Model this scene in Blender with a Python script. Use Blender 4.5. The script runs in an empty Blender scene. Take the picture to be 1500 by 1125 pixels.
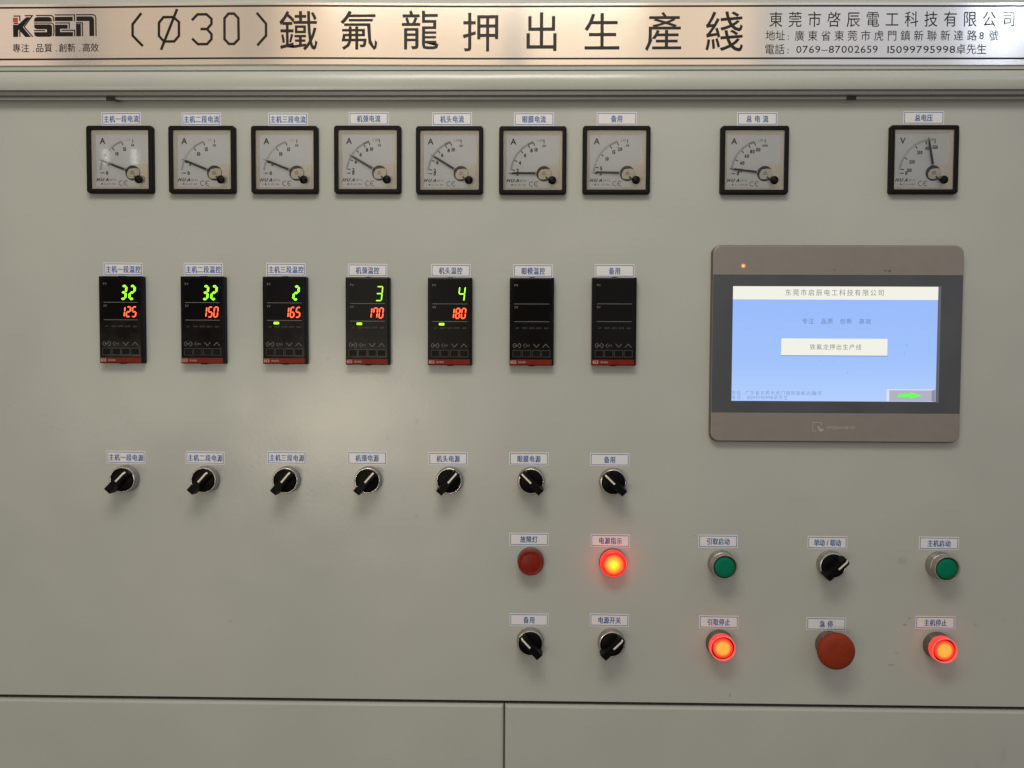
import bpy, bmesh, math, random
from mathutils import Vector, Matrix
SC = bpy.context.scene
COL = SC.collection
MM = 0.001
R = math.radians

# ------------------------------------------------------------------ camera
# the front panel is the plane y = 0, x to the right, z up, "h" = height out of the panel (towards -y), all in mm
def P(x, z, h=0.0): return Vector((x*MM, -h*MM, z*MM))
cam_d = bpy.data.cameras.new('camera'); cam = bpy.data.objects.new('camera', cam_d); COL.objects.link(cam)
cam_d.sensor_fit = 'HORIZONTAL'; cam_d.sensor_width = 36.0; cam_d.lens = 36.0*1127.0/1500.0
cam_d.clip_start = 0.01; cam_d.clip_end = 100
cam.location = (0, -0.840, 0)
_p, _y, _r = 0.03670782420269413, 0.016828389719398727, 0.004665268478445086
fwd = Vector((-math.sin(_y)*math.cos(_p), math.cos(_y)*math.cos(_p), -math.sin(_p)))
rt = Vector((math.cos(_y), math.sin(_y), 0)); up = rt.cross(fwd)
rt2 = rt*math.cos(_r)+up*math.sin(_r); up2 = up*math.cos(_r)-rt*math.sin(_r)
cam.rotation_euler = Matrix((rt2, up2, -fwd)).transposed().to_euler()
SC.camera = cam

# ------------------------------------------------------------------ light
SC.view_settings.view_transform = 'Standard'; SC.view_settings.look = 'None'
SC.view_settings.exposure = 0.12; SC.view_settings.gamma = 1.0
def nn(nt, t, **kw):
    n = nt.nodes.new(t)
    for k, v in kw.items():
        if k in n.inputs.keys(): n.inputs[k].default_value = v
        else: setattr(n, k, v)
    return n
def math_(nt, op, a, b=None, clamp=False):
    n = nt.nodes.new('ShaderNodeMath'); n.operation = op; n.use_clamp = clamp
    for i, v in enumerate((a, b)):
        if v is None: continue
        if isinstance(v, (int, float)): n.inputs[i].default_value = v
        else: nt.links.new(v, n.inputs[i])
    return n.outputs[0]
def ramp(nt, fac, stops, interp='LINEAR'):
    n = nt.nodes.new('ShaderNodeValToRGB'); cr = n.color_ramp; cr.interpolation = interp
    while len(cr.elements) < len(stops): cr.elements.new(0.5)
    for e, (p, c) in zip(cr.elements, stops):
        e.position = p; e.color = (c[0], c[1], c[2], 1)
    nt.links.new(fac, n.inputs[0]); return n.outputs[0]
W = bpy.data.worlds.new('World'); SC.world = W; W.use_nodes = True
nt = W.node_tree; nt.nodes.clear()
out = nn(nt, 'ShaderNodeOutputWorld'); bg = nn(nt, 'ShaderNodeBackground'); nt.links.new(bg.outputs[0], out.inputs[0])
tc = nn(nt, 'ShaderNodeTexCoord'); sp = nn(nt, 'ShaderNodeSeparateXYZ'); nt.links.new(tc.outputs['Generated'], sp.inputs[0])
# the workshop around the cabinet: light hall with pillars; directions as horizontal angle and height
ay = math_(nt, 'MAXIMUM', math_(nt, 'MULTIPLY', sp.outputs[1], -1.0), 0.08)
u = math_(nt, 'DIVIDE', sp.outputs[0], ay); v = math_(nt, 'DIVIDE', sp.outputs[2], ay)
uf = math_(nt, 'MULTIPLY_ADD', u, 0.5, ); nt.nodes[-1].inputs[2].default_value = 0.5; nt.nodes[-1].use_clamp = True
vf = math_(nt, 'MULTIPLY_ADD', v, 0.5, ); nt.nodes[-1].inputs[2].default_value = 0.5; nt.nodes[-1].use_clamp = True
def U(px): return 0.5 + 0.5*(px-769.0)/1127.0
peach = (1.25, 0.92, 0.62); pink = (1.25, 0.98, 0.78); grey = (0.52, 0.49, 0.45); blue = (0.78, 0.80, 0.84); bl2 = (0.60, 0.60, 0.58)
walls = ramp(nt, uf, [(0.0, (0.9, 0.7, 0.55)), (U(80), pink), (U(90), (0.42, 0.38, 0.35)), (U(138), (0.45, 0.40, 0.36)), (U(150), (0.87, 0.67, 0.48)),
    (U(340), (0.84, 0.66, 0.48)), (U(348), (0.62, 0.50, 0.40)), (U(404), (0.66, 0.54, 0.42)), (U(416), peach), (U(730), peach), (U(742), (0.5, 0.44, 0.38)), (U(764), (0.52, 0.46, 0.40)),
    (U(772), (1.45, 1.12, 0.80)), (U(1085), (1.3, 1.02, 0.74)), (U(1110), bl2), (U(1135), blue), (U(1330), (0.84, 0.90, 1.02)), (1.0, (0.8, 0.84, 0.96))])
floor_ = ramp(nt, uf, [(0.0, (0.40, 0.37, 0.31)), (0.40, (0.46, 0.42, 0.35)), (0.55, (0.36, 0.34, 0.30)), (0.7, (0.24, 0.25, 0.25)), (1.0, (0.16, 0.175, 0.18))])
def G(k, c=(1.0, 0.93, 0.80)): return tuple(k*x for x in c)
cold = (0.86, 0.97, 1.05)
level = ramp(nt, uf, [(0.0, G(0.45)), (U(80), G(0.42)), (U(120), G(0.22)), (U(330), G(0.24)), (U(400), G(0.62)), (U(480), G(0.85)), (U(520), G(1.35)), (U(575), G(1.35)), (U(615), G(0.95)), (U(690), G(0.80)),
    (U(725), G(0.26)), (U(830), G(0.26)), (U(865), G(0.70)), (U(940), G(0.62)), (U(1000), G(0.50, cold)), (U(1200), G(0.46, cold)), (U(1330), G(0.52, cold)), (1.0, G(0.38, cold))])
mask1 = ramp(nt, vf, [(0.0, (0, 0, 0)), (0.40, (0, 0, 0)), (0.47, (1, 1, 1)), (1.0, (1, 1, 1))])
mask2 = ramp(nt, vf, [(0.0, (0, 0, 0)), (0.60, (0, 0, 0)), (0.66, (1, 1, 1)), (1.0, (1, 1, 1))])
mx0 = nn(nt, 'ShaderNodeMix', data_type='RGBA'); nt.links.new(mask1, mx0.inputs[0]); nt.links.new(floor_, mx0.inputs[6]); nt.links.new(level, mx0.inputs[7])
mx = nn(nt, 'ShaderNodeMix', data_type='RGBA'); nt.links.new(mask2, mx.inputs[0]); nt.links.new(mx0.outputs[2], mx.inputs[6]); nt.links.new(walls, mx.inputs[7])
nz = nn(nt, 'ShaderNodeTexNoise', Scale=5.0, Detail=2.0); nt.links.new(tc.outputs['Generated'], nz.inputs[0])
nzr = ramp(nt, nz.outputs[0], [(0.3, (0.8, 0.8, 0.82)), (0.7, (1.15, 1.12, 1.1))])
mm = nn(nt, 'ShaderNodeMix', data_type='RGBA', blend_type='MULTIPLY'); mm.inputs[0].default_value = 0.8
nt.links.new(mx.outputs[2], mm.inputs[6]); nt.links.new(nzr, mm.inputs[7]); nt.links.new(mm.outputs[2], bg.inputs[0])
bg.inputs[1].default_value = 0.55

def area(name, loc, target, w, h, L, color):
    """lamp of the hall (w x h metres) with radiance L"""
    d = bpy.data.lights.new(name, 'AREA'); d.shape = 'RECTANGLE'; d.size = w; d.size_y = h
    d.energy = L*math.pi*w*h; d.color = color
    o = bpy.data.objects.new(name, d); COL.objects.link(o); o.location = loc
    o.rotation_euler = (Vector(target)-Vector(loc)).to_track_quat('-Z', 'Y').to_euler()
    return o
def mirror(u, v, dist):                      # where something seen mirrored in the panel stands
    t = dist
    return ((0.84+t)*u, -t, (0.84+t)*v)
area('ceiling_lamp', (-0.10, -0.84, 1.05), (-0.08, 0, 0.15), 0.75, 0.32, 12.0, (1.0, 0.93, 0.80))
area('ceiling_lamp', (1.1, -1.7, 1.7), (0.4, 0, 0.1), 1.0, 0.4, 1.0, (0.70, 0.90, 1.0))
area('bright_window', mirror(0.66, 0.50, 2.6), (0.5, 0, 0.38), 0.62, 0.46, 1.6, (0.66, 0.78, 1.0))
area('bright_lamp', mirror(0.62, 0.475, 2.6), (0.5, 0, 0.38), 0.12, 0.10, 14.0, (0.72, 0.82, 1.0))
for (u_, v_, w_, h_, L_) in ((-0.255, -0.085, 0.46, 0.30, 10.0), (-0.185, -0.10, 0.20, 0.22, 11.0), (-0.51, -0.06, 0.22, 0.26, 8.0)):
    area('doorway_glow', mirror(u_, v_, 2.2), (u_*0.84, 0, v_*0.84), w_, h_, L_, (1.0, 0.86, 0.66))
for u_ in (-0.545, -0.507):                  # barred windows far off, mirrored in the meter glasses
    for k in range(3):
        area('window_pane', mirror(u_, 0.262-0.0065*k-0.0005, 4.0), (u_*0.84, 0, 0.2), 0.034, 0.024, 6.0, (1.0, 0.97, 0.92))

# ------------------------------------------------------------------ materials
def pbr(name, col, rough=0.5, metal=0.0, spec=0.5, coat=0.0, emit=None, es=0.0, var=0.0, vscale=300.0, bump=0.0, bscale=900.0, rvar=0.0, bdist=0.0002):
    m = bpy.data.materials.new(name); m.use_nodes = True; t = m.node_tree
    b = t.nodes['Principled BSDF']
    b.inputs['Base Color'].default_value = (*col, 1); b.inputs['Roughness'].default_value = rough
    b.inputs['Metallic'].default_value = metal; b.inputs['Specular IOR Level'].default_value = spec
    b.inputs['Coat Weight'].default_value = coat; b.inputs['Coat Roughness'].default_value = 0.12
    if emit: b.inputs['Emission Color'].default_value = (*emit, 1); b.inputs['Emission Strength'].default_value = es
    if var or bump or rvar:
        c = nn(t, 'ShaderNodeTexCoord')
        if var or rvar:
            z = nn(t, 'ShaderNodeTexNoise', Scale=vscale, Detail=4.0); t.links.new(c.outputs['Object'], z.inputs[0])
            if var:
                lo = [x*(1-var) for x in col]; hi = [min(1, x*(1+var)) for x in col]
                t.links.new(ramp(t, z.outputs[0], [(0.3, lo), (0.7, hi)]), b.inputs['Base Color'])
            if rvar:
                t.links.new(ramp(t, z.outputs[0], [(0.3, [rough-rvar]*3), (0.7, [rough+rvar]*3)]), b.inputs['Roughness'])
        if bump:
            z2 = nn(t, 'ShaderNodeTexNoise', Scale=bscale, Detail=2.0); t.links.new(c.outputs['Object'], z2.inputs[0])
            bp = nn(t, 'ShaderNodeBump', Strength=bump, Distance=bdist); t.links.new(z2.outputs[0], bp.inputs['Height']); t.links.new(bp.outputs[0], b.inputs['Normal'])
    return m

def paint_material():
    m = bpy.data.materials.new('grey_green_powder_paint'); m.use_nodes = True; t = m.node_tree; b = t.nodes['Principled BSDF']
    g = nn(t, 'ShaderNodeNewGeometry')                                  # world position: one sheet of paint over all panels
    base = (0.384, 0.408, 0.386)
    z1 = nn(t, 'ShaderNodeTexNoise', Scale=5.0, Detail=2.5, Roughness=0.5); t.links.new(g.outputs['Position'], z1.inputs[0])
    c1 = ramp(t, z1.outputs[0], [(0.3, [x*0.95 for x in base]), (0.55, base), (0.75, (0.400, 0.420, 0.394))])
    z1b = nn(t, 'ShaderNodeTexNoise', Scale=900.0, Detail=2.0); t.links.new(g.outputs['Position'], z1b.inputs[0])
    gr = ramp(t, z1b.outputs[0], [(0.3, (0.955, 0.955, 0.955)), (0.7, (1.04, 1.04, 1.04))])
    # sparse fly specks and rubbed smudges
    vo = nn(t, 'ShaderNodeTexVoronoi', Scale=14.0); vo.feature = 'F1'; t.links.new(g.outputs['Position'], vo.inputs['Vector'])
    sk = math_(t, 'LESS_THAN', vo.outputs['Distance'], 0.0075)
    wn = math_(t, 'GREATER_THAN', nn(t, 'ShaderNodeSeparateColor').outputs[0], 0.5); sepn = [n for n in t.nodes if n.bl_idname == 'ShaderNodeSeparateColor'][-1]
    t.links.new(vo.outputs['Color'], sepn.inputs[0])
    specks = math_(t, 'MULTIPLY', sk, wn)
    s = nn(t, 'ShaderNodeSeparateXYZ'); t.links.new(g.outputs['Position'], s.inputs[0])
    wob = nn(t, 'ShaderNodeTexNoise', Scale=450.0, Detail=3.0); t.links.new(g.outputs['Position'], wob.inputs[0])
    total = math_(t, 'MULTIPLY', specks, 0.6)
    marks = [(-385.2, -342.6, 1.1, 0.8, .8), (137.4, 186.3, .9, .9, .9), (-326.5, -296.5, 2.2, 1.3, .35), (-216.3, -3.8, 1.6, 2.0, .5), (197.9, -211.4, 2, 1.5, .12),
             (422.3, -285.5, 2.6, 1.0, .6), (417.5, -292.5, 2.4, 1.7, .55), (409.5, -324.0, 3.6, 1.4, .3), (404.5, -337.5, 5.0, 1.1, .45), (413, -222, 6.5, 5, .22),
             (186.5, -196.4, 1.2, 1.0, .5), (-118.8, -177.8, 1.6, 2.0, .25), (-150.4, -91.2, 2.4, 3.6, .22), (224.9, -258.0, 1.3, .9, .4), (228, -373.1, 1.6, 2.6, .4),
             (494, -292, 2.5, 2.0, .3), (524, -287, 1.4, 1.2, .3), (-118, -72.0, 2.5, 3.5, .25), (528, -438, 6, 14, .10), (500, -452, 5, 10, .10), (300, -155, 14, 4, .06), (448, -290, 5, 4, .15)]
    for (mx_, mz_, ra, rb, k) in marks:
        dx = math_(t, 'MULTIPLY', math_(t, 'SUBTRACT', s.outputs[0], mx_*MM), 1/(ra*MM)); dz = math_(t, 'MULTIPLY', math_(t, 'SUBTRACT', s.outputs[2], mz_*MM), 1/(rb*MM))
        r2 = math_(t, 'ADD', math_(t, 'MULTIPLY', dx, dx), math_(t, 'MULTIPLY', dz, dz))
        r2 = math_(t, 'ADD', r2, math_(t, 'MULTIPLY', math_(t, 'SUBTRACT', wob.outputs[0], 0.5), 2.6))
        msk = math_(t, 'MULTIPLY', math_(t, 'SUBTRACT', 1.0, r2, clamp=True), k)
        msk = math_(t, 'MULTIPLY', msk, 0.7); total = math_(t, 'ADD', total, msk, clamp=True)
    mA = nn(t, 'ShaderNodeMix', data_type='RGBA', blend_type='MULTIPLY'); mA.inputs[0].default_value = 1; t.links.new(c1, mA.inputs[6]); t.links.new(gr, mA.inputs[7])
    mB = nn(t, 'ShaderNodeMix', data_type='RGBA'); t.links.new(total, mB.inputs[0]); t.links.new(mA.outputs[2], mB.inputs[6]); mB.inputs[7].default_value = (0.07, 0.06, 0.05, 1)
    t.links.new(mB.outputs[2], b.inputs['Base Color'])
    z3 = nn(t, 'ShaderNodeTexNoise', Scale=260.0, Detail=3.0, Roughness=0.55); t.links.new(g.outputs['Position'], z3.inputs[0])
    z4 = nn(t, 'ShaderNodeTexNoise', Scale=11.0, Detail=1.0); t.links.new(g.outputs['Position'], z4.inputs[0])
    b1 = nn(t, 'ShaderNodeBump', Strength=0.17, Distance=0.0005); t.links.new(z3.outputs[0], b1.inputs['Height'])
    b2 = nn(t, 'ShaderNodeBump', Strength=0.5, Distance=0.004); t.links.new(z4.outputs[0], b2.inputs['Height']); t.links.new(b1.outputs[0], b2.inputs['Normal'])
    t.links.new(b2.outputs[0], b.inputs['Normal'])
    t.links.new(ramp(t, z1.outputs[0], [(0.3, (0.20, 0.20, 0.20)), (0.7, (0.32, 0.32, 0.32))]), b.inputs['Roughness']); b.inputs['Specular IOR Level'].default_value = 0.5
    return m
M_paint = paint_material()

def plate_material(ink=False):
    m = bpy.data.materials.new('black_ink_under_clear_film' if ink else 'brushed_champagne_metal'); m.use_nodes = True; t = m.node_tree; b = t.nodes['Principled BSDF']
    g = nn(t, 'ShaderNodeNewGeometry'); mp = nn(t, 'ShaderNodeMapping'); mp.inputs['Scale'].default_value = (6, 1, 900); t.links.new(g.outputs['Position'], mp.inputs[0])
    z = nn(t, 'ShaderNodeTexNoise', Scale=1.0, Detail=4.0); t.links.new(mp.outputs[0], z.inputs[0])
    if ink:
        b.inputs['Base Color'].default_value = (0.006, 0.004, 0.003, 1); b.inputs['Roughness'].default_value = 0.40; b.inputs['Specular IOR Level'].default_value = 0.3
    else:
        t.links.new(ramp(t, z.outputs[0], [(0.3, (0.92, 0.88, 0.83)), (0.7, (0.96, 0.92, 0.87))]), b.inputs['Base Color'])
        b.inputs['Metallic'].default_value = 0.85; b.inputs['Roughness'].default_value = 0.125; b.inputs['Anisotropic'].default_value = 0.85
        tv = nn(t, 'ShaderNodeCombineXYZ'); tv.inputs[2].default_value = 1.0; t.links.new(tv.outputs[0], b.inputs['Tangent'])
        z4 = nn(t, 'ShaderNodeTexNoise', Scale=9.0, Detail=1.0); t.links.new(g.outputs['Position'], z4.inputs[0])
        b2 = nn(t, 'ShaderNodeBump', Strength=0.1, Distance=0.001); t.links.new(z4.outputs[0], b2.inputs['Height']); t.links.new(b2.outputs[0], b.inputs['Normal'])
    return m
M_plate = plate_material(); M_ink = plate_material(True)

def glass_material():
    m = bpy.data.materials.new('clear_meter_cover'); m.use_nodes = True; t = m.node_tree; t.nodes.remove(t.nodes['Principled BSDF'])
    o = t.nodes['Material Output']; tr = nn(t, 'ShaderNodeBsdfTransparent'); tr.inputs[0].default_value = (0.97, 0.975, 0.98, 1)
    gl = nn(t, 'ShaderNodeBsdfGlossy'); gl.inputs['Roughness'].default_value = 0.035
    fr = nn(t, 'ShaderNodeFresnel', IOR=1.55); mi = nn(t, 'ShaderNodeMixShader')
    c = nn(t, 'ShaderNodeTexCoord'); z = nn(t, 'ShaderNodeTexNoise', Scale=25.0, Detail=1.0); t.links.new(c.outputs['Object'], z.inputs[0])
    bp = nn(t, 'ShaderNodeBump', Strength=0.05, Distance=0.0005); t.links.new(z.outputs[0], bp.inputs['Height']); t.links.new(bp.outputs[0], gl.inputs['Normal'])
    f2 = math_(t, 'MULTIPLY', fr.outputs[0], 1.2, clamp=True)
    t.links.new(f2, mi.inputs[0]); t.links.new(tr.outputs[0], mi.inputs[1]); t.links.new(gl.outputs[0], mi.inputs[2]); t.links.new(mi.outputs[0], o.inputs[0])
    return m
M_glass = glass_material()
M_bezel = pbr('black_moulded_plastic', (0.006, 0.0055, 0.005), 0.5, spec=0.12, var=0.25, bump=0.15, bscale=1500)
M_cream = pbr('cream_plastic', (0.90, 0.86, 0.79), 0.45, var=0.03)
M_dial = pbr('white_dial_sky_tint', (0.86, 0.92, 1.0), 0.5, var=0.02, vscale=60)  # blue in this white stands for sky mirrored in the cover glass
M_print = pbr('dark_grey_print', (0.012, 0.011, 0.013), 0.6)
M_fine = pbr('grey_fine_print', (0.10, 0.10, 0.115), 0.6)
M_needle = pbr('black_needle_enamel', (0.02, 0.018, 0.018), 0.35)
M_hubdark = pbr('dark_bronze_disc', (0.06, 0.05, 0.042), 0.3, metal=0.3, var=0.3, vscale=200)
M_hubclear = pbr('pale_metal_plate', (0.74, 0.72, 0.66), 0.3, metal=0.25, var=0.12, vscale=500)
M_brass = pbr('brass', (0.45, 0.33, 0.17), 0.35, metal=0.8)
M_paper = pbr('white_sticker_film', (0.63, 0.645, 0.67), 0.38, var=0.02, vscale=120)
M_blue = pbr('blue_sticker_print', (0.02, 0.085, 0.32), 0.5, var=0.2, vscale=900)
M_ctlbody = pbr('black_housing_plastic', (0.004, 0.0037, 0.0035), 0.4, spec=0.1, bump=0.1, bscale=1200)
M_ctlface = pbr('smoked_black_faceplate', (0.0022, 0.002, 0.0018), 0.13, spec=0.28, var=0.2, vscale=60, rvar=0.05)
M_ctlwin = pbr('smoked_display_window', (0.0015, 0.0015, 0.0014), 0.10, spec=0.24)
M_ctlline = pbr('grey_print_on_black', (0.16, 0.155, 0.145), 0.5)
M_ctlline2 = pbr('dim_grey_print_on_black', (0.085, 0.082, 0.077), 0.5)
M_ctlred = pbr('dark_red_strip', (0.16, 0.012, 0.007), 0.4, spec=0.12, var=0.12, vscale=80)
M_chip = pbr('pale_pink_print', (0.42, 0.33, 0.31), 0.5)
M_green_led = pbr('green_led', (0.05, 0.2, 0.01), 0.5, emit=(0.25, 1.0, 0.010), es=1.9)
M_green_led2 = pbr('yellow_green_led', (0.05, 0.2, 0.01), 0.5, emit=(0.42, 1.0, 0.01), es=1.5)
M_red_led = pbr('red_led', (0.2, 0.02, 0.01), 0.5, emit=(1.0, 0.085, 0.020), es=2.6)
M_green_off = pbr('unlit_segments', (0.010, 0.009, 0.008), 0.3)
M_chrome = pbr('satin_chrome', (0.36, 0.345, 0.325), 0.34, metal=0.85, var=0.08, vscale=300, rvar=0.06)
M_rim = pbr('polished_rim', (0.62, 0.61, 0.59), 0.26, metal=1.0)
M_knob = pbr('black_knob_plastic', (0.003, 0.0028, 0.0026), 0.42, spec=0.08, bump=0.12, bscale=900)
M_white = pbr('white_pointer_fill', (0.62, 0.59, 0.53), 0.5)
M_collar_dark = pbr('dark_bronze_collar', (0.16, 0.135, 0.12), 0.38, metal=0.6, var=0.1)
M_redlens = pbr('unlit_red_lens', (0.17, 0.009, 0.002), 0.4, spec=0.25, var=0.15, vscale=400)
M_green = pbr('green_button_plastic', (0.002, 0.150, 0.085), 0.42, spec=0.08, var=0.05)
M_guard = pbr('smoky_clear_guard', (0.20, 0.195, 0.175), 0.2, spec=0.6)
M_dust = pbr('grey_dust', (0.07, 0.075, 0.10), 0.8)
M_black = pbr('black_rubber', (0.012, 0.012, 0.012), 0.6)
M_estop = pbr('red_mushroom_plastic', (0.215, 0.026, 0.006), 0.55, spec=0.2, var=0.10, vscale=350, bump=0.15, bscale=700)
M_hmi = pbr('taupe_plastic', (0.202, 0.189, 0.175), 0.38, var=0.03, vscale=90)
M_hmiedge = pbr('dark_taupe_rim', (0.075, 0.066, 0.058), 0.4)
M_band = pbr('charcoal_screen_border', (0.066, 0.071, 0.083), 0.22, spec=0.6, var=0.12, vscale=14, rvar=0.06)
M_hmilogo = pbr('pale_grey_logo', (0.33, 0.31, 0.29), 0.5)
M_orange = pbr('orange_status_led', (0.4, 0.1, 0.03), 0.4, emit=(1.0, 0.22, 0.06), es=1.0)
M_orange2 = pbr('orange_led_core', (0.4, 0.2, 0.1), 0.4, emit=(1.0, 0.55, 0.35), es=1.1)
M_inner = pbr('gap_shade_black', (0.010, 0.010, 0.009), 0.8)  # near black colour stands for the shade inside the door gaps
M_clip = pbr('dark_rubber_clip', (0.045, 0.040, 0.034), 0.6)
M_redink = pbr('red_ink', (0.42, 0.055, 0.045), 0.4)
M_lipgrey = pbr('grey_aluminium_channel', (0.13, 0.125, 0.128), 0.45, metal=0.1, var=0.04)
M_lip = pbr('bare_aluminium_lip', (0.60, 0.585, 0.57), 0.35, metal=0.5)

def screen_mat(name, col, es=1.0, grad=None):
    m = bpy.data.materials.new(name); m.use_nodes = True; t = m.node_tree; b = t.nodes['Principled BSDF']
    b.inputs['Base Color'].default_value = (0.02, 0.02, 0.025, 1); b.inputs['Roughness'].default_value = 0.25
    b.inputs['Emission Strength'].default_value = es*0.92; b.inputs['Emission Color'].default_value = (*col, 1)
    if grad:
        g = nn(t, 'ShaderNodeTexCoord'); s = nn(t, 'ShaderNodeSeparateXYZ'); t.links.new(g.outputs['Generated'], s.inputs[0])
        t.links.new(ramp(t, s.outputs[2], grad), b.inputs['Emission Color'])
    return m
S_blue = screen_mat('lit_blue_screen', (0, 0, 0), 0.93, [(0.0, (0.46, 0.65, 1.05)), (0.35, (0.36, 0.56, 1.02)), (1.0, (0.315, 0.50, 1.0))])
S_cream = screen_mat('lit_cream_screen_area', (0.87, 0.86, 0.77))
S_text = screen_mat('dark_screen_text', (0.16, 0.17, 0.17)); S_text2 = screen_mat('blue_grey_screen_text', (0.11, 0.17, 0.36)); S_text3 = screen_mat('faint_screen_text', (0.22, 0.30, 0.52))
S_btn = screen_mat('grey_screen_key', (0.42, 0.43, 0.52)); S_btnl = screen_mat('light_screen_key_edge', (0.70, 0.72, 0.86)); S_btnd = screen_mat('dark_screen_key_edge', (0.24, 0.25, 0.36)); S_arrow = screen_mat('green_screen_arrow', (0.13, 1.0, 0.09))
M_edge_lcd = pbr('lcd_frame_edge', (0.16, 0.18, 0.25), 0.35)

def lamp_mat(name, stops, es, rad):
    """LED lamp behind a coloured lens: brightest over the LED in the middle"""
    m = bpy.data.materials.new(name); m.use_nodes = True; t = m.node_tree; b = t.nodes['Principled BSDF']
    b.inputs['Base Color'].default_value = (0.35, 0.02, 0.01, 1); b.inputs['Roughness'].default_value = 0.3
    c = nn(t, 'ShaderNodeTexCoord'); s = nn(t, 'ShaderNodeSeparateXYZ'); t.links.new(c.outputs['Object'], s.inputs[0])
    r = math_(t, 'SQRT', math_(t, 'ADD', math_(t, 'MULTIPLY', s.outputs[0], s.outputs[0]), math_(t, 'MULTIPLY', s.outputs[2], s.outputs[2])))
    t.links.new(ramp(t, math_(t, 'DIVIDE', r, rad*MM, clamp=True), stops), b.inputs['Emission Color']); b.inputs['Emission Strength'].default_value = es
    return m
L_power = lamp_mat('lit_red_lamp_lens', [(0.0, (1.0, 0.80, 0.03)), (0.14, (1.0, 0.72, 0.025)), (0.42, (1.0, 0.33, 0.022)), (0.68, (1.0, 0.085, 0.018)), (0.74, (1.0, 0.03, 0.012)), (0.80, (0.85, 0.004, 0.0)), (0.90, (0.92, 0.006, 0.002)), (1.0, (0.95, 0.012, 0.012))], 1.35, 14.4)
L_side = pbr('lit_red_lamp_side', (0.3, 0.02, 0.01), 0.3, emit=(1.0, 0.005, 0.0045), es=4.5)
L_stop = lamp_mat('lit_red_button_face', [(0.0, (1.0, 0.36, 0.045)), (0.55, (1.0, 0.34, 0.040)), (0.74, (1.0, 0.10, 0.015)), (0.86, (0.95, 0.022, 0.012)), (0.97, (0.50, 0.006, 0.004)), (1.0, (0.35, 0.004, 0.003))], 1.15, 11.4)
L_guard = pbr('red_glowing_guard', (0.25, 0.02, 0.015), 0.2, spec=0.6, emit=(1.0, 0.014, 0.013), es=2.0)
L_guard2 = pbr('pink_guard_rim', (0.5, 0.16, 0.15), 0.25, emit=(1.0, 0.05, 0.045), es=0.5)

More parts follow.
